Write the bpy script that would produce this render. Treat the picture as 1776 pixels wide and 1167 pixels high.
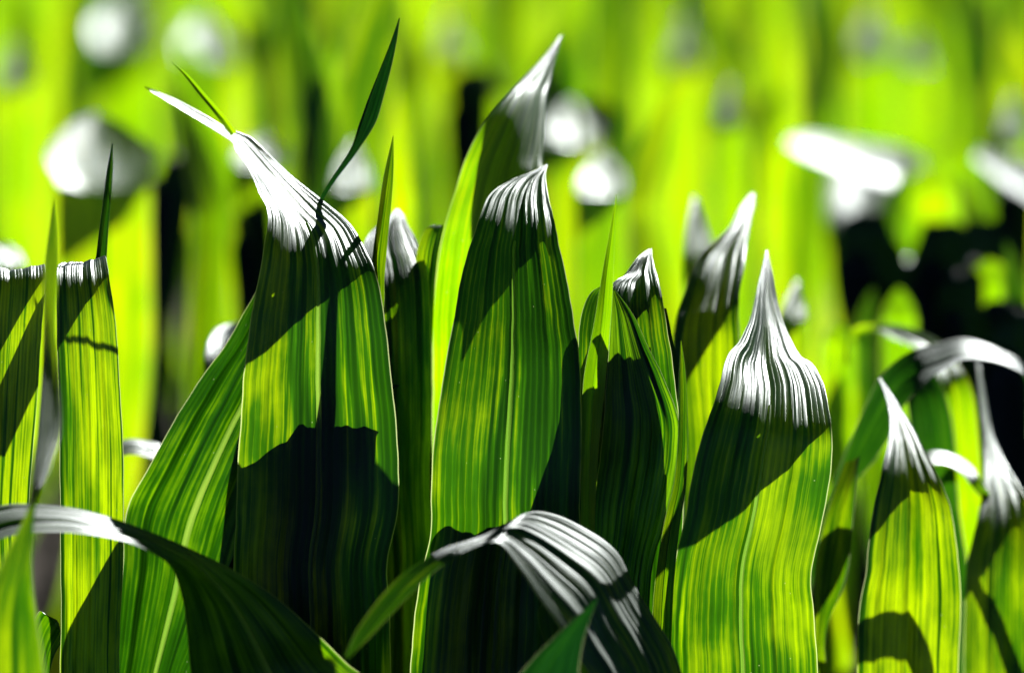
import bpy, math, random
from mathutils import Vector, noise
R = math.radians
sc = bpy.context.scene
for o in list(bpy.data.objects): bpy.data.objects.remove(o)

# ------------------------------------------------------------------ camera, sky, sun, exposure
PITCH, CAM_Z, LENS, FOCUS = 6.0, 1.264, 174.0, 3.0   # focal plane of the sharp row
cd = bpy.data.cameras.new('camera'); cam = bpy.data.objects.new('camera', cd)
sc.collection.objects.link(cam); sc.camera = cam
cam.location = (0, 0, CAM_Z); cam.rotation_euler = (R(90 - PITCH), 0, 0)
cd.lens = LENS; cd.sensor_width = 36; cd.clip_start = 0.05; cd.clip_end = 3000
cd.dof.use_dof = True; cd.dof.focus_distance = FOCUS + 0.03; cd.dof.aperture_fstop = 3.5
SUN_EL, SUN_AZ = 42.0, 25.0                      # azimuth clockwise from +Y (the view) towards +X
w = bpy.data.worlds.new('World'); sc.world = w; w.use_nodes = True
nt = w.node_tree; bg = nt.nodes['Background']
sky = nt.nodes.new('ShaderNodeTexSky'); sky.sky_type = 'NISHITA'; sky.sun_disc = False
sky.sun_elevation = R(SUN_EL); sky.sun_rotation = R(SUN_AZ)
sky.air_density = 0.05; sky.dust_density = 0.0
nt.links.new(sky.outputs[0], bg.inputs[0]); bg.inputs[1].default_value = 0.05
sd = bpy.data.lights.new('sun', 'SUN'); so = bpy.data.objects.new('sun', sd); sc.collection.objects.link(so)
sd.energy = 5.0; sd.angle = R(0.5); sd.color = (1.0, 0.965, 0.88)
SUN = Vector((math.sin(R(SUN_AZ)) * math.cos(R(SUN_EL)), math.cos(R(SUN_AZ)) * math.cos(R(SUN_EL)), math.sin(R(SUN_EL))))
so.rotation_euler = SUN.to_track_quat('Z', 'Y').to_euler()
so.location = (3, 6, 6)
sc.view_settings.view_transform = 'Standard'; sc.view_settings.look = 'None'
sc.view_settings.exposure = 1.0; sc.view_settings.gamma = 1.0
sc.cycles.use_denoising = True
sc.cycles.max_bounces = 3; sc.cycles.diffuse_bounces = 0; sc.cycles.glossy_bounces = 0; sc.cycles.transmission_bounces = 1

W, H = 1776.0, 1167.0
CP, SP = math.cos(R(PITCH)), math.sin(R(PITCH))
def at(px, py, Y):
    """point of the plane y = Y that stands at pixel (px, py) of the photograph"""
    tx = (px - W / 2) / W * 36.0 / LENS
    ty = -(py - H / 2) / W * 36.0 / LENS
    d = Vector((tx, CP + ty * SP, -SP + ty * CP))
    t = Y / d.y
    return Vector((0, 0, CAM_Z)) + d * t
Y0 = FOCUS * CP

# ------------------------------------------------------------------ materials
def nodes_of(name):
    m = bpy.data.materials.new(name); m.use_nodes = True
    t = m.node_tree; t.nodes.clear()
    return m, t, t.nodes, t.links
def leaf_material(name, deep, bright, refl, rough=0.38, bump=0.5, margin=0.5, gain=1.45):
    m, t, N, L = nodes_of(name)
    out = N.new('ShaderNodeOutputMaterial')
    uv = N.new('ShaderNodeUVMap'); uv.uv_map = 'UVMap'
    sep = N.new('ShaderNodeSeparateXYZ'); L.new(uv.outputs[0], sep.inputs[0])
    info = N.new('ShaderNodeObjectInfo')
    def math_(op, a, b=None, c=None):
        n = N.new('ShaderNodeMath'); n.operation = op
        for i, x in enumerate((a, b, c)):
            if x is None: continue
            if isinstance(x, (int, float)): n.inputs[i].default_value = x
            else: L.new(x, n.inputs[i])
        return n.outputs[0]
    def ramp(x, a, b):
        n = N.new('ShaderNodeMapRange'); n.inputs[1].default_value = a; n.inputs[2].default_value = b
        L.new(x, n.inputs[0]); return n.outputs[0]
    def tex(su, sv, detail=3, rough_=0.6):
        c = N.new('ShaderNodeCombineXYZ')
        L.new(math_('MULTIPLY', sep.outputs[0], su), c.inputs[0])
        L.new(math_('MULTIPLY', sep.outputs[1], sv), c.inputs[1])
        L.new(math_('MULTIPLY', info.outputs['Random'], 37.0), c.inputs[2])
        n = N.new('ShaderNodeTexNoise'); n.inputs['Scale'].default_value = 1.0
        n.inputs['Detail'].default_value = detail; n.inputs['Roughness'].default_value = rough_
        L.new(c.outputs[0], n.inputs['Vector']); return n.outputs['Fac']
    streak = tex(24, 0.12)            # stripes along the blade (u runs 0..1 across, v in cm)
    fine = tex(120, 0.10, 2)
    blotch = tex(5, 0.35, 4)
    # parallel veins
    vein = math_('POWER', math_('ABSOLUTE', math_('SINE', math_('MULTIPLY', sep.outputs[0], math.pi * 22))), 0.35)
    vein = math_('SUBTRACT', 1.0, vein)                      # 1 on a vein
    f = math_('ADD', math_('MULTIPLY', ramp(streak, 0.3, 0.72), 0.34), math_('ADD', 0.10, math_('MULTIPLY', ramp(blotch, 0.3, 0.7), 0.18)))
    ribs = tex(8.5, 0.028, 3); soft = tex(2.2, 0.11, 2)
    f = math_('ADD', f, math_('MULTIPLY', ramp(fine, 0.3, 0.7), 0.18))
    f = math_('ADD', f, math_('MULTIPLY', math_('SUBTRACT', info.outputs['Random'], 0.5), 0.30))
    f = math_('MULTIPLY', f, gain)
    f = math_('MULTIPLY', f, math_('ADD', 0.15, math_('MULTIPLY', ramp(ribs, 0.385, 0.47), 0.85)))
    f = math_('MULTIPLY', f, math_('ADD', 0.58, math_('MULTIPLY', ramp(soft, 0.36, 0.60), 0.42)))
    f = math_('ADD', f, math_('MULTIPLY', vein, 0.30))
    mix = N.new('ShaderNodeValToRGB'); cr_ = mix.color_ramp
    mid = [math.sqrt(max(p, 1e-5) * q) for p, q in zip(deep, bright)]
    cr_.elements[0].position = 0.0; cr_.elements[0].color = (*deep, 1)
    cr_.elements[1].position = 1.0; cr_.elements[1].color = (*bright, 1)
    e_ = cr_.elements.new(0.42); e_.color = (mid[0] * .85, mid[1] * 1.15, mid[2], 1)
    L.new(f, mix.inputs['Fac'])
    # pale margin and dust specks
    edge = math_('GREATER_THAN', math_('ABSOLUTE', math_('SUBTRACT', sep.outputs[0], 0.5)), 0.4935)
    vor = N.new('ShaderNodeTexVoronoi'); vor.inputs['Scale'].default_value = 1.0
    cv = N.new('ShaderNodeCombineXYZ'); L.new(math_('MULTIPLY', sep.outputs[0], 9), cv.inputs[0]); L.new(sep.outputs[1], cv.inputs[1])
    L.new(cv.outputs[0], vor.inputs['Vector'])
    speck = math_('LESS_THAN', vor.outputs['Distance'], 0.035)
    pale = math_('MAXIMUM', math_('MULTIPLY', edge, margin), math_('MULTIPLY', speck, margin * 0.6))
    mx2 = N.new('ShaderNodeMix'); mx2.data_type = 'RGBA'
    L.new(pale, mx2.inputs['Factor']); L.new(mix.outputs['Color'], mx2.inputs['A']); mx2.inputs['B'].default_value = (0.75, 0.8, 0.42, 1)
    # bump
    hgt = math_('ADD', math_('MULTIPLY', streak, 0.38), math_('MULTIPLY', fine, 0.16))
    hgt = math_('ADD', hgt, math_('MULTIPLY', vein, -0.35))
    hgt = math_('ADD', hgt, math_('MULTIPLY', blotch, 0.5))
    bp = N.new('ShaderNodeBump'); bp.inputs['Strength'].default_value = bump; bp.inputs['Distance'].default_value = 0.0012
    L.new(hgt, bp.inputs['Height'])
    tr = N.new('ShaderNodeBsdfTranslucent'); L.new(mx2.outputs['Result'], tr.inputs[0]); L.new(bp.outputs[0], tr.inputs['Normal'])
    df = N.new('ShaderNodeBsdfDiffuse'); df.inputs[0].default_value = (*refl, 1); L.new(bp.outputs[0], df.inputs['Normal'])
    ms = N.new('ShaderNodeAddShader'); L.new(tr.outputs[0], ms.inputs[0]); L.new(df.outputs[0], ms.inputs[1])
    gl = N.new('ShaderNodeBsdfAnisotropic'); gl.inputs[0].default_value = (0.88, 0.95, 1, 1)
    tg = N.new('ShaderNodeTangent'); tg.direction_type = 'UV_MAP'; tg.uv_map = 'UVMap'
    gl.inputs['Anisotropy'].default_value = 0.35; L.new(tg.outputs[0], gl.inputs['Tangent'])
    L.new(math_('ADD', rough - 0.06, math_('MULTIPLY', fine, 0.12)), gl.inputs['Roughness']); L.new(bp.outputs[0], gl.inputs['Normal'])
    fr = N.new('ShaderNodeFresnel'); fr.inputs[0].default_value = 1.72; L.new(bp.outputs[0], fr.inputs['Normal'])
    geo = N.new('ShaderNodeNewGeometry')
    # on the back of the sheet the Fresnel node would see the medium from inside
    ior = N.new('ShaderNodeMix'); L.new(geo.outputs['Backfacing'], ior.inputs[0]); ior.inputs[2].default_value = 1.72; ior.inputs[3].default_value = 1 / 1.72
    L.new(ior.outputs[0], fr.inputs[0])
    m2 = N.new('ShaderNodeMixShader'); L.new(fr.outputs[0], m2.inputs[0]); L.new(ms.outputs[0], m2.inputs[1]); L.new(gl.outputs[0], m2.inputs[2])
    L.new(m2.outputs[0], out.inputs[0])
    return m
M_LEAF = leaf_material('maize_leaf', (0.003, 0.022, 0.0004), (0.34, 0.50, 0.0005), (0.016, 0.035, 0.012))
M_MAIN = leaf_material('maize_leaf_ribbed', (0.003, 0.022, 0.0004), (0.33, 0.50, 0.0005), (0.016, 0.035, 0.012), gain=1.12)
M_YOUNG = leaf_material('maize_leaf_thin', (0.10, 0.25, 0.0003), (0.58, 0.70, 0.0005), (0.018, 0.04, 0.012))
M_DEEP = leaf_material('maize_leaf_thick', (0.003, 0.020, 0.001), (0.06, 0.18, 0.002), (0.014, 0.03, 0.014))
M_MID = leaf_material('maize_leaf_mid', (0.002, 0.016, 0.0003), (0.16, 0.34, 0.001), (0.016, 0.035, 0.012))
M_SHADE = leaf_material('maize_leaf_shade', (0.0002, 0.001, 0.0002), (0.001, 0.004, 0.0003), (0.012, 0.022, 0.010), margin=0.0)  # shade put into the colour: near-black, for dark gaps and shadow casters
M_DARK = leaf_material('maize_leaf_unlit', (0.001, 0.010, 0.001), (0.012, 0.07, 0.004), (0.014, 0.03, 0.016))  # unlit look of two shaded leaves put into the colour
def simple(name, col, rough, sc_=30, var=0.4):
    m, t, N, L = nodes_of(name)
    out = N.new('ShaderNodeOutputMaterial'); p = N.new('ShaderNodeBsdfPrincipled')
    p.inputs['Roughness'].default_value = rough
    co = N.new('ShaderNodeTexCoord'); n = N.new('ShaderNodeTexNoise'); n.inputs['Scale'].default_value = sc_; n.inputs['Detail'].default_value = 6
    L.new(co.outputs['Object'], n.inputs['Vector'])
    mx = N.new('ShaderNodeMix'); mx.data_type = 'RGBA'; L.new(n.outputs['Fac'], mx.inputs['Factor'])
    mx.inputs['A'].default_value = (*[c * (1 - var) for c in col], 1); mx.inputs['B'].default_value = (*[c * (1 + var) for c in col], 1)
    L.new(mx.outputs['Result'], p.inputs['Base Color'])
    b = N.new('ShaderNodeBump'); b.inputs['Strength'].default_value = 0.5; b.inputs['Distance'].default_value = 0.01
    L.new(n.outputs['Fac'], b.inputs['Height']); L.new(b.outputs[0], p.inputs['Normal'])
    L.new(p.outputs[0], out.inputs[0]); return m
M_STALK = simple('maize_stalk', (0.06, 0.11, 0.03), 0.45)
M_SOIL = simple('soil', (0.030, 0.021, 0.014), 0.95, 14, 0.5)
M_RIB = leaf_material('maize_midrib', (0.10, 0.19, 0.012), (0.22, 0.34, 0.04), (0.09, 0.13, 0.06), 0.4, 0.1)

# ------------------------------------------------------------------ builders
COL = sc.collection
def link_mesh(name, verts, faces, mat, parent=None, uvs=None):
    me = bpy.data.meshes.new(name); me.from_pydata(verts, [], faces); me.materials.append(mat)
    if uvs:
        l = me.uv_layers.new(name='UVMap')
        for poly in me.polygons:
            for li in poly.loop_indices: l.data[li].uv = uvs[me.loops[li].vertex_index]
    for p in me.polygons: p.use_smooth = True
    o = bpy.data.objects.new(name, me); COL.objects.link(o)
    if parent: o.parent = parent
    return o
def plant(label, px, Y, group=None, top=0.5, r=0.013):
    """a maize plant: an Empty at the foot of its stalk"""
    X = at(px, 1167, Y).x
    e = bpy.data.objects.new('maize_plant', None); COL.objects.link(e); e.location = (X, Y, 0)
    e.empty_display_size = 0.1
    e['label'] = label; e['category'] = 'maize plant'
    if group: e['group'] = group
    vs, fs = [], []; n = 10
    zs = []
    z = -0.02
    while z < top: zs.append(z); z += 0.025
    for i, z in enumerate(zs):
        rr = r * (1.15 - 0.4 * i / len(zs)) * (1.18 if i % 5 == 3 else 1.0)
        for k in range(n):
            a = 2 * math.pi * k / n; vs.append((rr * math.cos(a), rr * math.sin(a), z))
    for i in range(len(zs) - 1):
        for k in range(n): fs.append((i*n+k, i*n+(k+1)%n, (i+1)*n+(k+1)%n, (i+1)*n+k))
    fs.append(tuple(range((len(zs)-1)*n, len(zs)*n)))
    link_mesh('stalk', vs, fs, M_STALK, e)
    return e
def cr(p0, p1, p2, p3, t):
    return tuple(0.5 * ((2*b) + (-a + c)*t + (2*a - 5*b + 4*c - d)*t*t + (-a + 3*b - 3*c + d)*t**3) for a, b, c, d in zip(p0, p1, p2, p3))
SEED = [0]
def leaf(pl, st, Y=None, mat=None, keel=0.10, rip=0.5, riptop=1.0, fold=0.0, nu=40, sub=9, node=None, rib=None, root=True, name='leaf', label=None, freq=1.0, tipv=0.62, sunshift=0.0, parent=None):
    """a blade through stations (xl, yl, xr, yr, depth_cm[, twist_cm]) from the base up to the tip, edges as they
    stand in the photograph, each station at its own distance"""
    SEED[0] += 1; rnd = random.Random(SEED[0] * 77 + 5)
    mat = mat or M_LEAF
    Yb = Y0 if Y is None else Y
    S = []
    for s in st:
        if len(s) == 2: s = (s[0]-.6, s[1], s[0]+.6, s[1], None)
        S.append(list(s) + [0.0] * (6 - len(s)))
    for i, s in enumerate(S):
        if s[4] is None: s[4] = S[i-1][4] * 2 - S[i-2][4]
    pts = []
    for xl, yl, xr, yr, d, tw in S:
        a = at(xl, yl, Yb + (d - tw) / 100); b = at(xr, yr, Yb + (d + tw) / 100)
        if sunshift: a = a + SUN * sunshift / 100; b = b + SUN * sunshift / 100
        pts.append((*a, *b))
    base = pl.location
    nroot = 0
    if root:
        a, b = Vector(pts[0][:3]), Vector(pts[0][3:]); c = (a + b) / 2; wv = (b - a)
        zn = node if node else max(0.15, min(0.5, c.z - 0.18) - rnd.random() * 0.08)
        e = Vector((base.x, base.y, zn))
        ext = []
        down = (c - Vector(tuple((pts[1][k] + pts[1][k+3]) / 2 for k in range(3))))
        if down.length > 0: down.normalize()
        ctl = c + down * (c - e).length * 0.4
        for k, t in enumerate((1.0, 0.66, 0.33)):
            q = e.lerp(ctl, 1 - t).lerp(ctl.lerp(c, 1 - t), 1 - t)
            ww = wv * (1 - t) + wv.normalized() * 0.03 * t
            ext.append((*(q - ww / 2), *(q + ww / 2)))
        pts = ext + pts; nroot = 3
    n = len(pts)
    rows = []
    for i in range(n - 1):
        p0 = pts[max(i-1, 0)]; p3 = pts[min(i+2, n-1)]
        for k in range(sub): rows.append((i + k / sub, cr(p0, pts[i], pts[i+1], p3, k / sub)))
    rows.append((n - 1, pts[-1]))
    verts, uvs, faces = [], [], []
    ctr = [(Vector(r[1][:3]) + Vector(r[1][3:])) / 2 for r in rows]
    wid = [(Vector(r[1][3:]) - Vector(r[1][:3])).length for r in rows]
    wmax = max(wid); v = 0.0
    ph = [rnd.uniform(0, 6.28) for _ in range(8)]
    fr = [freq * f * rnd.uniform(0.85, 1.15) for f in (2.2, 4.3, 7.1, 11.0, 15.0)]
    sd_ = rnd.uniform(0, 500)
    cre = [rnd.uniform(0.12, 0.4), rnd.uniform(0.58, 0.75), rnd.uniform(0.72, 0.9)]
    mids = []; N_ = len(rows)
    for i, (si, r) in enumerate(rows):
        a, b = Vector(r[:3]), Vector(r[3:])
        if i: v += (ctr[i] - ctr[i-1]).length * 100
        ac = b - a; wl = ac.length
        al = ctr[min(i+1, N_-1)] - ctr[max(i-1, 0)]
        nrm = ac.cross(al)
        nrm = nrm.normalized() if nrm.length > 1e-12 else Vector((0, -1, 0))
        s = i / (N_ - 1)
        g = min(1.0, wl / 0.05)
        amp = rip + (riptop - rip) * max(0, min(1, (s - tipv + 0.2) / 0.25))
        e1 = (noise.noise((v * 0.22, sd_, 1.0)) * 0.0011 + noise.noise((v * 0.9, sd_, 7.0)) * 0.0004) * g
        e2 = (noise.noise((v * 0.22, sd_, 3.0)) * 0.0011 + noise.noise((v * 0.9, sd_, 9.0)) * 0.0004) * g
        ad = ac.normalized() if wl > 1e-9 else Vector((1, 0, 0))
        a = a + ad * e1; b = b + ad * e2
        for k in range(nu + 1):
            u = k / nu; c2 = 2 * u - 1
            h = -keel * (1 - abs(c2) ** 1.6) * wl
            if fold: h += -fold * (1 - abs(c2)) * wl
            rr = 0.0
            wob = noise.noise((u * 3, v * 0.06, sd_)) * 1.6
            rr += 1.3 * math.sin(fr[0] * 6.283 * u + ph[0] + wob)
            rr += 1.0 * math.sin(fr[1] * 6.283 * u + ph[1] + wob * 1.5 + v * 0.03)
            rr += 0.7 * math.sin(fr[2] * 6.283 * u + ph[2] + wob * 2) * (0.5 + noise.noise((u * 4, v * 0.12, sd_ + 9)))
            rr += 0.40 * math.sin(fr[3] * 6.283 * u + ph[3] + wob * 2.5) * (0.6 + noise.noise((u * 5, v * 0.15, sd_ + 19)))
            rr += 0.25 * math.sin(fr[4] * 6.283 * u + ph[4] + wob * 3)
            ed = min(1.0, (1 - abs(c2)) * 6 + 0.35)
            h += rr * amp * 0.001 * g * ed * 0.6
            h += noise.noise((u * 2.5, v * 0.16, sd_ + 40)) * 0.004 * g * rip
            for q_ in range(3):
                uc = cre[q_] + 0.03 * noise.noise((v * 0.05, sd_, 50.0 + q_))
                h += 0.0024 * rip * g * max(0.0, 0.35 + noise.noise((v * 0.13, sd_, 60.0 + q_))) * math.exp(-((u - uc) / 0.022) ** 2) * (1 if q_ % 2 else -1)
            h -= 0.0012 * g * math.exp(-(c2 / 0.05) ** 2)
            q = a.lerp(b, u) + nrm * h - base
            verts.append(q); uvs.append((u, v))
        mids.append((a.lerp(b, 0.5) + nrm * (-(keel + fold) * wl) - base, nrm, ad, wl, s, v))
    for i in range(N_ - 1):
        for k in range(nu):
            if rib and k in (nu // 2 - 1, nu // 2) and rib[0] <= i / (N_ - 1) < rib[1]: continue
            p = i * (nu + 1) + k; faces.append((p, p + 1, p + nu + 2, p + nu + 1))
    o = link_mesh(name, verts, faces, mat, parent or pl, uvs)
    if label: o['label'] = label
    if rib:
        # raised midrib on the near face of the blade
        rv, rf, ru = [], [], []
        rr_ = [i for i in range(N_) if rib[0] <= i / (N_ - 1) <= rib[1]]
        if rr_[-1] + 1 < N_: rr_.append(rr_[-1] + 1)
        for i in rr_:
            c0 = i * (nu + 1) + nu // 2
            a0, b0 = verts[c0 - 1], verts[c0 + 1]; nn = mids[i][1]; f = nn if nn.y < 0 else -nn
            for k in range(5):
                rv.append(a0.lerp(b0, k / 4) + f * 0.0011 * (1 - ((k - 2) / 2) ** 2)); ru.append((0.3 + 0.1 * k, uvs[c0][1]))
        for j in range(len(rr_) - 1):
            for k in range(4):
                p = j * 5 + k; rf.append((p, p + 1, p + 6, p + 5))
        link_mesh('midrib', rv, rf, M_RIB, o, ru)
    return o

# ------------------------------------------------------------------ ground
g = link_mesh('ground', [(-400, -50, 0), (400, -50, 0), (400, 900, 0), (-400, 900, 0)], [(0, 1, 2, 3)], M_SOIL)
g['kind'] = 'structure'

# ------------------------------------------------------------------ the sharp row
# plant A: left
PA = plant('maize plant at the left edge with square folded-over leaf tops', 90, Y0 + 0.06)
leaf(PA, [(-40,1250,70,1250,0), (-50,1100,60,1100,0), (-55,900,50,900,0), (-55,700,64,700,0,), (-50,560,74,560,.3), (-48,490,78,490,1), (-48,468,78,466,2.2), (-46,460,78,459,4.5), (-40,464,74,462,8), (-36,474,70,472,11)], keel=.05, riptop=.35, tipv=.7)
leaf(PA, [(105,1250,206,1250,0), (105,1100,209,1100,0), (104,950,213,950,0), (103,800,214,800,0), (101,650,207,650,0), (99,540,198,540,.4), (98,490,192,490,1.2), (98,466,188,463,2.6), (104,458,183,447,5), (108,456,178,447,8), (112,466,174,458,11)], keel=.06, tipv=.7, rip=.6, riptop=.35)
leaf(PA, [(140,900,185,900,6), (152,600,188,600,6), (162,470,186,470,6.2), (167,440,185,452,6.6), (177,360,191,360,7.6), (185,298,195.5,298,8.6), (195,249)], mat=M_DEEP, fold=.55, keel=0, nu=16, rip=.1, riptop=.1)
leaf(PA, [(40,1250,75,1260,3), (52,1110,90,1150,3), (66,1062,108,1112,2.5), (80,1066,107,1100,2), (98,1074,104,1090,1.5)], nu=14, rip=.3)
# plant with the tall leaf whose white top points left
PB = plant('maize plant with broad leaf whose white top splits into two thin tails pointing left', 560, Y0 + 0.09)
LB = leaf(PB, [(405,1260,680,1260,1), (405,1167,679,1167,.5), (405,1060,676,1060,0), (406,975,672,975,0), (409,880,690,880,0), (414,770,690,770,0), (421,660,681,670,0), (434,560,669,565,.2), (447,495,656,490,.8), (457,430,640,445,1.8,.4), (463,372,612,396,4.2,1), (447,334,565,354,7.5,1.5), (428,290,505,303,10,1.3), (409,260,445,244,11.6,.9), (403,246,420,231,12.3,.6), (380,230,388,219,12.8,.4), (355,214,360,202,13.2,.4), (298,181,307,174,13.8,.3), (250,152,251,150,14.2)], keel=.04, rip=.8, riptop=.5, rib=(0.12,0.62), tipv=.62, nu=60)
leaf(PB, [(400,236,411,230,12.1), (378,205,391,203,12), (346,166,359,166,12), (318,130,327,131,12), (297,107,299,108,12)], mat=M_YOUNG, nu=10, root=False, name='leaf_tail', parent=LB, rip=.1, riptop=.1, fold=.3)
leaf(PB, [(520,1150,600,1150,6.5), (545,950,605,950,6.5), (575,800,630,800,6.5), (612,640,655,640,6.5), (638,520,666,530,6.5), (646,442,667,485,6.5), (654,386,673,411,6.8), (665,308,682,319,7.4), (682,236)], mat=M_LEAF, fold=.5, keel=0, nu=18, rip=.15, riptop=.15)
leaf(PB, [(640,1250,756,1250,12), (645,1000,752,1000,12), (640,860,746,860,12), (636,700,748,700,12), (633,610,747,600,12.1), (630,545,746,540,12.6), (629,498,743,488,13.4,.2), (628,455,737,450,14.8,.6), (630,425,722,416,16.2,.9), (645,400,708,391,17.5,.7), (670,378,701,374,18.8,.3), (688,362,691,362,20)], keel=.06, riptop=.25, tipv=.72)
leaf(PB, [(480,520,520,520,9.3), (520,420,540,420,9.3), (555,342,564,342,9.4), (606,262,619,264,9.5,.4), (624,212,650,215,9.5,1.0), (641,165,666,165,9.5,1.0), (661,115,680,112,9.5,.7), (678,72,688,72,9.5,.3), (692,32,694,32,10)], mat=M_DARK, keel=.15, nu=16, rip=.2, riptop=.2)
# wide slanting leaf
leaf(PB, [(150,1300,330,1320,7), (195,1167,340,1190,7), (212,1000,390,1080,7), (218,888,430,960,7), (255,812,470,830,7), (334,676,520,700,7.5), (391,598,540,610,8), (437,520,550,530,9), (490,440,555,450,11), (540,420,556,424,13)], mat=M_MID, keel=.06, rip=1.0, riptop=1.0, rib=(.1,.8))
# plant C : centre
PC = plant('maize plant in the middle, broad leaf with ribbed pointed top under a taller leaf', 890, Y0 + 0.07)
leaf(PC, [(711,1250,1000,1250,-.5), (711,1167,1000,1167,0), (716,1085,1003,1090,0), (728,1010,1005,1010,0), (745,930,1006,930,0), (747,860,1007,860,0), (752,770,1009,770,.1), (762,700,1009,700,.6), (776,620,1004,615,1.6), (788,550,994,545,2.8), (799,485,983,480,4.0), (812,435,971,425,5.2), (829,378,961,380,6.6), (850,334,953,345,8.6), (885,310,947,312,10.6), (925,296,947,297,11.8), (947,285,950,286,13)], keel=.05, rip=.7, riptop=1.5, rib=(.1,.75), tipv=.75, nu=60, mat=M_MAIN)
leaf(PC, [(770,1150,960,1150,17), (752,900,930,900,17), (750,700,925,700,17), (750,600,930,600,17), (752,519,935,500,17), (760,450,938,430,17), (772,388,940,360,17.2), (787,334,941,310,17.6), (806,278,941,270,18.5,.8), (832,226,944,222,19.8,1.5), (860,186,947,172,21.6,1.8), (895,148,955,140,24,1.2), (940,100,964,100,26.8,.35), (973,61,975,61,29)], mat=M_YOUNG, keel=-.14, rip=.4, riptop=.6, tipv=.65, nu=48)
leaf(PC, [(705,900,750,900,15.3), (712,600,750,600,15.3), (720,470,757,463,15.3), (726,425,763,420,15.3), (738,398,768,396,15.6), (755,389,769,390,16)], nu=20, rip=.8, mat=M_LEAF)
# plant D
PD = plant('maize plant of folded dark leaves with a bright upright spike, right of the middle', 1085, Y0 + 0.08)
leaf(PD, [(1000,1250,1170,1250,3), (1000,1050,1175,1050,3), (1000,900,1185,900,3), (1000,780,1184,780,3), (1001,680,1174,680,3), (1003,605,1163,605,3.3), (1008,552,1153,540,4), (1021,512,1144,492,5.0,.3), (1040,497,1137,468,6,1), (1075,484,1132,450,7.3,1), (1104,448,1131,437,8.8,.5), (1124,432,1131,431,10.5)], keel=.05, rip=.6, riptop=1.7, tipv=.7, nu=48)
leaf(PD, [(1020,1250,1120,1250,1), (1022,1050,1128,1010,1), (1030,900,1152,910,1), (1036,830,1168,835,1), (1042,780,1178,775,1), (1048,720,1177,725,1), (1052,660,1150,652,1.2), (1056,600,1124,600,1.6), (1060,545,1098,545,2), (1062,505,1067,503,2.5)], mat=M_MID, keel=-.12, rip=1.6, riptop=1.2, nu=48)
leaf(PD, [(1005,1200,1030,1200,-.5), (1007,1000,1030,1000,-.5), (1008,850,1034,850,-.5), (1009,750,1041,750,-.5), (1012,660,1050,660,-.5), (1029,567,1058,580,-.3), (1044,475,1063,500,0), (1055,413,1066,413,.4), (1069,338)], mat=M_YOUNG, fold=.42, keel=0, nu=18, rip=.1, riptop=.1)
leaf(PD, [(1122,1250,1162,1250,-1.5), (1128,1167,1163,1167,-1.5), (1134,1030,1168,1030,-1.5), (1150,915,1178,920,-1.5), (1168,840,1189,850,-1.5), (1175,773,1193,770,-1.5), (1177,700,1192,700,-1.3), (1178,644,1189,644,-1.1), (1181,591)], mat=M_LEAF, fold=.4, keel=0, nu=16, rip=.1, riptop=.1)
# plant E
PE = plant('maize plant with broad leaf narrowing to a white spire, right of centre', 1300, Y0 + 0.07)
leaf(PE, [(1160,1260,1418,1260,0), (1160,1167,1417,1167,0), (1160,1080,1412,1070,0), (1170,975,1406,990,0), (1186,900,1424,910,0), (1200,830,1440,820,0), (1221,750,1443,752,.2), (1238,700,1438,706,1.6,.5), (1250,658,1428,665,3.8,1.2), (1259,624,1409,632,6,1.4), (1281,594,1386,618,8,1.2), (1301,550,1366,580,10.5,.8), (1311,508,1350,530,13,.5), (1320,472,1340,475,15.5,.2), (1329,433,1331,433,18)], keel=.04, rip=.8, riptop=.75, tipv=.66, rib=(.1,.60), nu=64, mat=M_MAIN)
# leaf arching over low in front, centre
PF = plant('maize plant arching one pale leaf across the bottom centre in front of the row', 1120, Y0 - 0.12)
leaf(PF, [(1100,1330,1250,1290,-13,1), (1075,1260,1195,1200,-12.6,1.8), (1040,1200,1166,1115,-12.2,2.6), (1008,1150,1104,1014,-12,3.3), (975,1098,1067,950,-12,3.8), (935,1045,1000,905,-12.2,3.7), (897,985,944,886,-12.8,2.9), (870,946,905,893,-13.8,1.8), (847,940,842,927,-15,.8), (788,966,770,952,-17,0), (729,1012,692,1000,-19,-.5), (655,1088,625,1082,-21,-.5), (604,1142,598,1138,-22,0)], keel=-.03, rip=.85, riptop=.5, nu=56, tipv=.75)
leaf(PF, [(1000,1290,1040,1300,-7), (960,1160,1003,1167,-7), (933,1072,985,1060,-7), (945,1040,975,1035,-6)], nu=16, rip=.2)
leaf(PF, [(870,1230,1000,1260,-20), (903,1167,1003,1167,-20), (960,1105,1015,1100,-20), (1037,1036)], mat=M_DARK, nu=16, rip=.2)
# leaf arching low at the left
PG = plant('maize plant arching a dark leaf with striped white crest across the lower left', 520, Y0 - 0.10)
leaf(PG, [(350,1290,680,1230,-9), (332,1180,600,1148,-9), (326,1122,555,1104,-9.5), (319,1045,480,1036,-10,.3), (303,994,401,986,-11,.8), (278,968,330,950,-12,1.4), (226,942,262,921,-13.5,1.8), (165,929,190,896,-14,2), (108,922,120,879,-14,2.2), (50,924,45,873,-14,2.4), (0,936,0,876,-14,2.4), (-60,965,-60,895,-14,2), (-140,1010,-140,990,-14)], keel=-.03, rip=.6, riptop=.9, tipv=.6, rib=(.1,.5), mat=M_MID)
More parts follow.
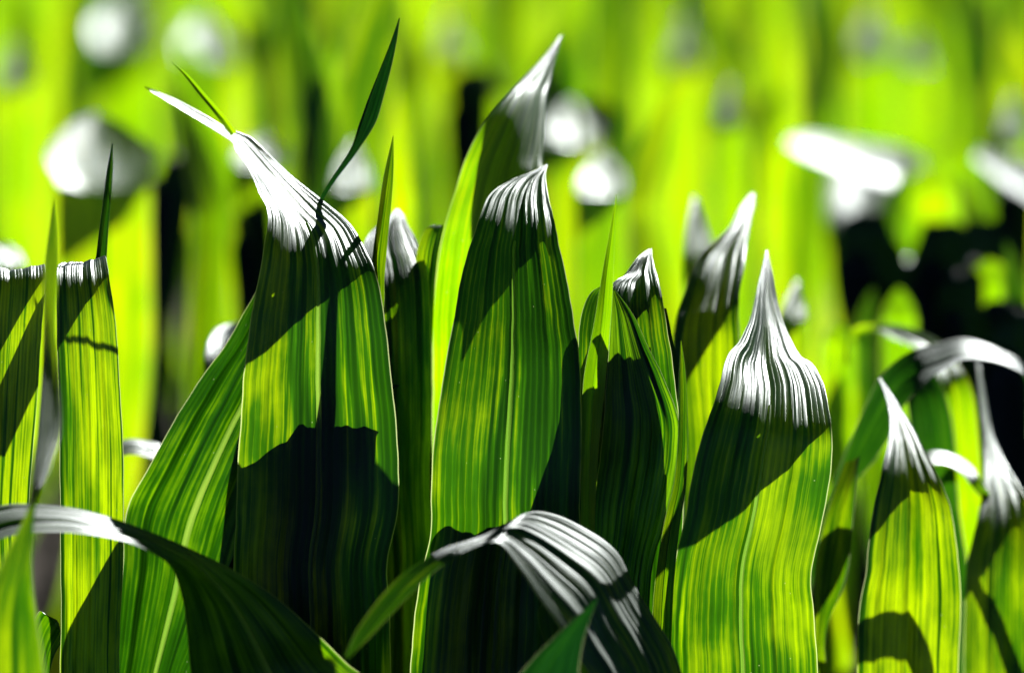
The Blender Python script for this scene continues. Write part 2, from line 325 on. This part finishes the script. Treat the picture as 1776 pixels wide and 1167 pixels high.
# blurred leaf near the camera at the left
PH = plant('maize plant near the camera with a blurred twisting leaf, far left', 20, Y0 - 0.27)
leaf(PH, [(-70,1250,85,1250,-26), (-55,1167,77,1167,-26), (-30,1060,64,1065,-26), (5,970,56,985,-25.8,-.4), (47,885,62,880,-25,-.2), (56,820,86,815,-23.6,.5), (66,740,107,745,-21.2,.9), (73,650,103,650,-19,.6), (76,560,96,560,-18,.2), (76,480,101,480,-17.5), (83,420,102,410,-17), (95,346)], mat=M_LEAF, nu=20, rip=.3)

# ------------------------------------------------------------------ slightly blurred plants just behind
PI_ = plant('slightly blurred maize plant with white pointed leaf behind the spire leaf', 1230, Y0 + 0.30)
leaf(PI_, [(1190,1200,1300,1200,20), (1185,900,1290,900,20), (1180,760,1285,760,20), (1168,620,1283,600,20.3), (1172,560,1281,540,21), (1183,518,1283,500,22.5), (1198,475,1290,460,24.2,.6), (1219,438,1296,420,26.5,1.2), (1263,397,1301,385,29.5,.8), (1283,360,1308,355,33,.3), (1303,334,1309,336,36)], nu=36, rip=.6, riptop=1.2, tipv=.6)
PJ = plant('slightly blurred maize plant with drooping pointed leaf on the right', 1570, Y0 + 0.16)
leaf(PJ, [(1482,1260,1662,1260,12), (1485,1167,1663,1167,12), (1490,1055,1667,1040,12), (1502,989,1660,950,12), (1514,885,1649,880,12.4), (1530,815,1632,832,13.5), (1541,765,1603,778,16), (1543,725,1577,732,19), (1536,686,1550,688,22), (1524,655,1527,655,25)], nu=40, rip=.7, riptop=.9, tipv=.6)
leaf(PJ, [(1430,880,1447,893,16), (1470,775,1515,800,16,-.1), (1500,705,1545,752,16,-.3), (1530,650,1565,708,16,-.7), (1572,613,1600,668,16,-1.4), (1623,595,1632,643,16,-2.0), (1675,586,1672,624,16,-2), (1738,607,1741,633,16,-1.5), (1776,640,1790,668,17,-1), (1780,760,1810,770,18)], nu=24, rip=.15, riptop=.15, mat=M_DEEP, Y=Y0 + 0.13)
leaf(PJ, [(1395,1200,1440,1200,20), (1412,1110,1432,1100,20), (1412,1000,1468,1000,20), (1425,920,1480,900,20), (1440,870,1486,830,20.5), (1465,800,1492,790,22)], nu=20, rip=.3)
PK = plant('blurred maize plant at the right edge with dark-topped drooping leaf', 1740, Y0 + 0.24)
leaf(PK, [(1668,1260,1815,1260,18), (1670,1167,1815,1167,18), (1672,1080,1815,1080,18), (1676,980,1812,980,18.3), (1694,902,1800,900,20), (1706,838,1768,845,23), (1707,772,1742,798,27), (1700,700,1718,735,31), (1695,625,1699,627,36)], nu=36, rip=.6, riptop=1, Y=Y0 + 0.07)
leaf(PK, [(1718,900,1735,895,22), (1690,850,1704,838,22), (1665,818,1682,806,22,1.5), (1636,805,1642,786,22,1.8), (1604,812,1606,788,22,1.5), (1580,850,1585,830,22)], nu=14, rip=.3, Y=Y0 + 0.07)
leaf(PK, [(1590,1100,1700,1100,28), (1585,900,1665,900,28), (1580,760,1655,760,28), (1572,690,1640,690,28.5), (1575,650,1620,645,30)], nu=24, mat=M_DEEP, Y=Y0 + 0.07)
PL = plant('blurred maize plant with a white arched leaf behind the right hand leaves', 1640, Y0 + 0.45)
leaf(PL, [(1625,1100,1705,1100,42), (1632,900,1705,900,42), (1630,760,1698,760,42), (1620,660,1680,660,43), (1600,610,1640,600,47), (1560,590,1590,572,52), (1510,572,1540,562,56), (1470,600,1480,570,57), (1466,640,1472,630,55)], nu=26, mat=M_YOUNG, rip=.4)
PM = plant('blurred maize plant with a pale bent leaf, left behind the slanting leaf', 330, Y0 + 0.35)
leaf(PM, [(380,900,450,900,30), (370,760,430,760,30), (355,650,415,650,30), (358,600,412,590,32), (372,572,412,560,36), (395,562,415,555,40)], nu=20, mat=M_DEEP)
leaf(PM, [(330,860,340,890,25), (290,780,292,812,25,-1), (250,764,248,790,25,-1.2), (214,764,212,790,25,-1.2), (180,790,178,810,25,-1), (130,860,135,870,25)], nu=14, rip=.3)

# unseen leaves added close behind the sharp row, shaped to shade its lower half
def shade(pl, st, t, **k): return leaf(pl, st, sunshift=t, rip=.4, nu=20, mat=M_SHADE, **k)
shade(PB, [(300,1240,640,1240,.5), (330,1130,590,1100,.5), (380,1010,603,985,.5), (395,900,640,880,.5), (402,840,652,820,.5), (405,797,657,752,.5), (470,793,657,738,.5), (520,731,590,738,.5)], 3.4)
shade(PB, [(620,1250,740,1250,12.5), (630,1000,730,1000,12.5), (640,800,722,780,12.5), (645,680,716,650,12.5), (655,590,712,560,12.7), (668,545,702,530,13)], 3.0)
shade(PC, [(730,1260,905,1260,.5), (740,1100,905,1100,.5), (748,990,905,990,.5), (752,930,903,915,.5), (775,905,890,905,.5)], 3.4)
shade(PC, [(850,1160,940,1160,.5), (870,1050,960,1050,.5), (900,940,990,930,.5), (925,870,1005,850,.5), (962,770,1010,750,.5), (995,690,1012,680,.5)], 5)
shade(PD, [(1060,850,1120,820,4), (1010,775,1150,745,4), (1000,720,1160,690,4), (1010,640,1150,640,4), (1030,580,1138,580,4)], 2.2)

# ------------------------------------------------------------------ blurred rows behind
ROWS = {}
GROUP = 'maize plants in the blurred rows behind'
def row_plant(px, Y, label=None):
    yr = round(Y / 0.45) * 0.45
    key = (round(at(px, 600, Y).x / 0.22), round(yr, 2))
    if key not in ROWS:
        e = plant(label or 'out of focus maize plant in the bright rows behind', 888, yr + 0.03 * ((key[0] * 7) % 5 - 2), None if label else GROUP)
        e.location.x = key[0] * 0.22
        ROWS[key] = e
    elif label and 'out of focus' in ROWS[key]['label']:
        ROWS[key]['label'] = label
        if 'group' in ROWS[key]: del ROWS[key]['group']
    return ROWS[key]
def blade(px, yb, wd, Yd, tip=70, dx=0, lean=0, sl=21, mat=None, body=520, tw=0, label=None, k=.06, blunt=.6):
    """upright blade with its bend at (px, yb); the receding end climbs tip pixels at a slope of sl degrees"""
    h = wd / 2
    rec = tip * 0.0349 * Yd / 3 / (math.tan(R(sl)) + 0.14)
    st = [(px - h*.7 + lean, yb + body, px + h*.7 + lean, yb + body, 0),
          (px - h + lean*.6, yb + body*.6, px + h + lean*.6, yb + body*.6, 0, tw),
          (px - h + lean*.25, yb + body*.25, px + h + lean*.25, yb + body*.25, 0, tw),
          (px - h, yb + 12, px + h, yb + 12, .3, tw),
          (px - h*.95 + dx*.05, yb - tip*.12, px + h*.95 + dx*.05, yb - tip*.12, rec*.10, tw),
          (px - h*(blunt+.2) + dx*.35, yb - tip*.48, px + h*(blunt+.2) + dx*.35, yb - tip*.48, rec*.45, tw),
          (px - h*blunt*.6 + dx*.75, yb - tip*.84, px + h*blunt*.6 + dx*.75, yb - tip*.84, rec*.82),
          (px + dx - 1, yb - tip, px + dx + 1, yb - tip, rec)]
    return leaf(row_plant(px + lean * .6, Yd, label), st, Y=Yd, mat=mat or M_YOUNG, nu=12, sub=4, rip=.5, riptop=.8, keel=k)
ZC = 0.93
def far(y, z=ZC):
    """distance at which height z stands on pixel row y"""
    return min(16.0, max(3.8, (CAM_Z - z) / math.tan(R(PITCH) - math.atan((H / 2 - y) / W * 36 / LENS))))
WS = []
for px, yb, wd, tip, dx, sl, bl, tw, lab in [(180,330,165,135,-18,21,.95,1.2,'out of focus maize plant with the largest white glare, upper left'), (218,88,115,105,8,21,.8,1,'out of focus maize plant with a round white glare at the top left'),
          (366,110,105,85,-18,22,.75,1,'out of focus maize plant with oval white glare above the split white tip'), (998,252,100,78,-10,27,.8,.6,'out of focus maize plant with white glare over a dark gap, beside the tall tip'), (1043,343,90,80,4,24,.7,.9,'out of focus maize plant with a round pale glare right of the tall tip'),
          (608,335,80,95,6,28,.5,.8,'out of focus maize plant with a pale drooping glare below the thin dark blade'), (452,292,95,62,10,25,.7,1,None), (0,462,95,55,-25,22,.7,1,None), (782,110,68,92,0,38,.4,.6,None), (1185,125,75,105,6,36,.4,.3,None),
          (1268,228,60,88,0,38,.5,.2,None), (1212,455,55,115,-8,33,.5,.6,None), (1512,105,80,90,0,35,.5,.4,None), (1592,118,70,60,0,36,.6,.2,None), (1755,250,60,85,0,35,.5,.5,None), (30,155,75,85,0,35,.6,.2,None), (820,175,120,40,40,38,.6,0,None), (1375,560,50,75,8,30,.5,.6,None)]:
    blade(px, yb, wd, far(yb) * .94, tip, dx, sl=sl, blunt=bl, tw=tw, label=lab); WS.append((px, yb, wd, far(yb) * .94))
WS += [(1480, 300, 240, 4.9), (1480, 430, 110, 4.9), (1745, 310, 120, 4.6)]
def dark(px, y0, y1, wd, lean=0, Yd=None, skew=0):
    """added leaf coloured near-black as shade for a dark gap, with its caster"""
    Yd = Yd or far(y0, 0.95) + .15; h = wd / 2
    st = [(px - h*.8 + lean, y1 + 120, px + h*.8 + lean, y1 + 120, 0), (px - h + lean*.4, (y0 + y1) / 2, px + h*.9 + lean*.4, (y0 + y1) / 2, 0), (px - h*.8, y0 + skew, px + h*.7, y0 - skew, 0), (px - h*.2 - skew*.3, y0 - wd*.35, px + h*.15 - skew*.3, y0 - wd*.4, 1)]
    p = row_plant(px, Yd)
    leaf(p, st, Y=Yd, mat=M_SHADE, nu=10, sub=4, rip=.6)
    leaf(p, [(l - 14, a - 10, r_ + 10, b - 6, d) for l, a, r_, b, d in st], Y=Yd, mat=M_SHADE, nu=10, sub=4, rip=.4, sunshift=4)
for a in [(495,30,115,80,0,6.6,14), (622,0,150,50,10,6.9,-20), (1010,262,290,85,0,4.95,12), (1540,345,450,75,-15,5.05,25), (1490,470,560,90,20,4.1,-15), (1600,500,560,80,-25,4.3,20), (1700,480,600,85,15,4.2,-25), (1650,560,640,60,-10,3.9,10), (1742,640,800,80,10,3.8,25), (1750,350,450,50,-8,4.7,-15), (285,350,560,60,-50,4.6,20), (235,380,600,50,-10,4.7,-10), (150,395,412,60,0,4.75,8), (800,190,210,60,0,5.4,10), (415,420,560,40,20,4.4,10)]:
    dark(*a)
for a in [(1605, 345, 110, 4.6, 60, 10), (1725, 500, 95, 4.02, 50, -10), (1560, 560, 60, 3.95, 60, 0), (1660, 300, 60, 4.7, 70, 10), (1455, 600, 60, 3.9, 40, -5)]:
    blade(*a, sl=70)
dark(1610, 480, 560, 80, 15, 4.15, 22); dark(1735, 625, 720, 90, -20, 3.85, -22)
for a in [(1490, 620, 45, 3.95, 120, 25), (1690, 420, 40, 4.3, 130, -30), (1765, 560, 45, 3.9, 140, -20), (1545, 400, 40, 4.5, 120, 30)]:
    blade(*a, lean=60, sl=72, mat=M_LEAF)
rnd = random.Random(11)
ZONE = [(1460, 430, 1776, 800), (200, 330, 320, 560)]
for i in range(420):
    yb = rnd.uniform(-330, 430); px = rnd.uniform(-120, 1900)
    Yd = max(4.2, far(yb, ZC + rnd.uniform(-.03, .03))); s_ = 3.0 / Yd
    wd = rnd.uniform(60, 170) * s_; tip = rnd.uniform(250, 700) * s_; lean = rnd.uniform(-420, 420) * s_ * rnd.random()
    if any(a < px < c and b < yb + 120 < d for a, b, c, d in ZONE) and rnd.random() < .7: continue
    if any(abs(px - p) < (w_ + wd) * .5 and Yd < Y_ and yb - tip * .7 < y_ for p, y_, w_, Y_ in WS): continue
    if any(0 < Yd - Y_ < .35 and abs(px - p - (Yd - Y_) * 4000 / Y_) < (w_ + wd) * .5 for p, y_, w_, Y_ in WS): continue
    blade(px, yb, wd, Yd, tip=tip, dx=rnd.uniform(-120, 120) * s_, lean=lean, sl=rnd.uniform(66, 86), mat=rnd.choice((M_YOUNG, M_YOUNG, M_YOUNG, M_YOUNG, M_LEAF, M_LEAF, M_MID)), tw=rnd.uniform(-2, 2), blunt=rnd.uniform(.5, .8))
# the white T of two bent leaves
YT = 4.85
pt = row_plant(1500, YT, 'out of focus maize plant whose two bent leaves glare as a white T, upper right')
leaf(pt, [(1470,640,1510,640,0), (1445,520,1515,515,0), (1435,440,1525,430,1,.5), (1432,380,1530,370,3,1), (1435,320,1528,310,8,2), (1450,270,1500,265,13,1.5), (1470,250,1480,250,16)], Y=YT, nu=12, sub=5, rip=.3, riptop=.3)
leaf(pt, [(1640,560,1690,560,-6), (1605,440,1660,430,-6), (1590,335,1615,296,-5,2), (1545,325,1562,257,-4,3.6), (1475,302,1482,244,-4,3.4), (1402,272,1407,234,-4,2.2), (1366,250,1372,238,-4,.5)], Y=YT - .06, nu=12, sub=5, rip=.3, riptop=.3)
YT = 4.6
leaf(row_plant(1760, YT), [(1850,520,1880,520,0), (1830,390,1870,380,0), (1788,350,1806,302,1,2.6), (1742,318,1756,272,1,2.6), (1690,276,1698,258,1,1)], Y=YT, nu=12, sub=5, rip=.3, riptop=.3)
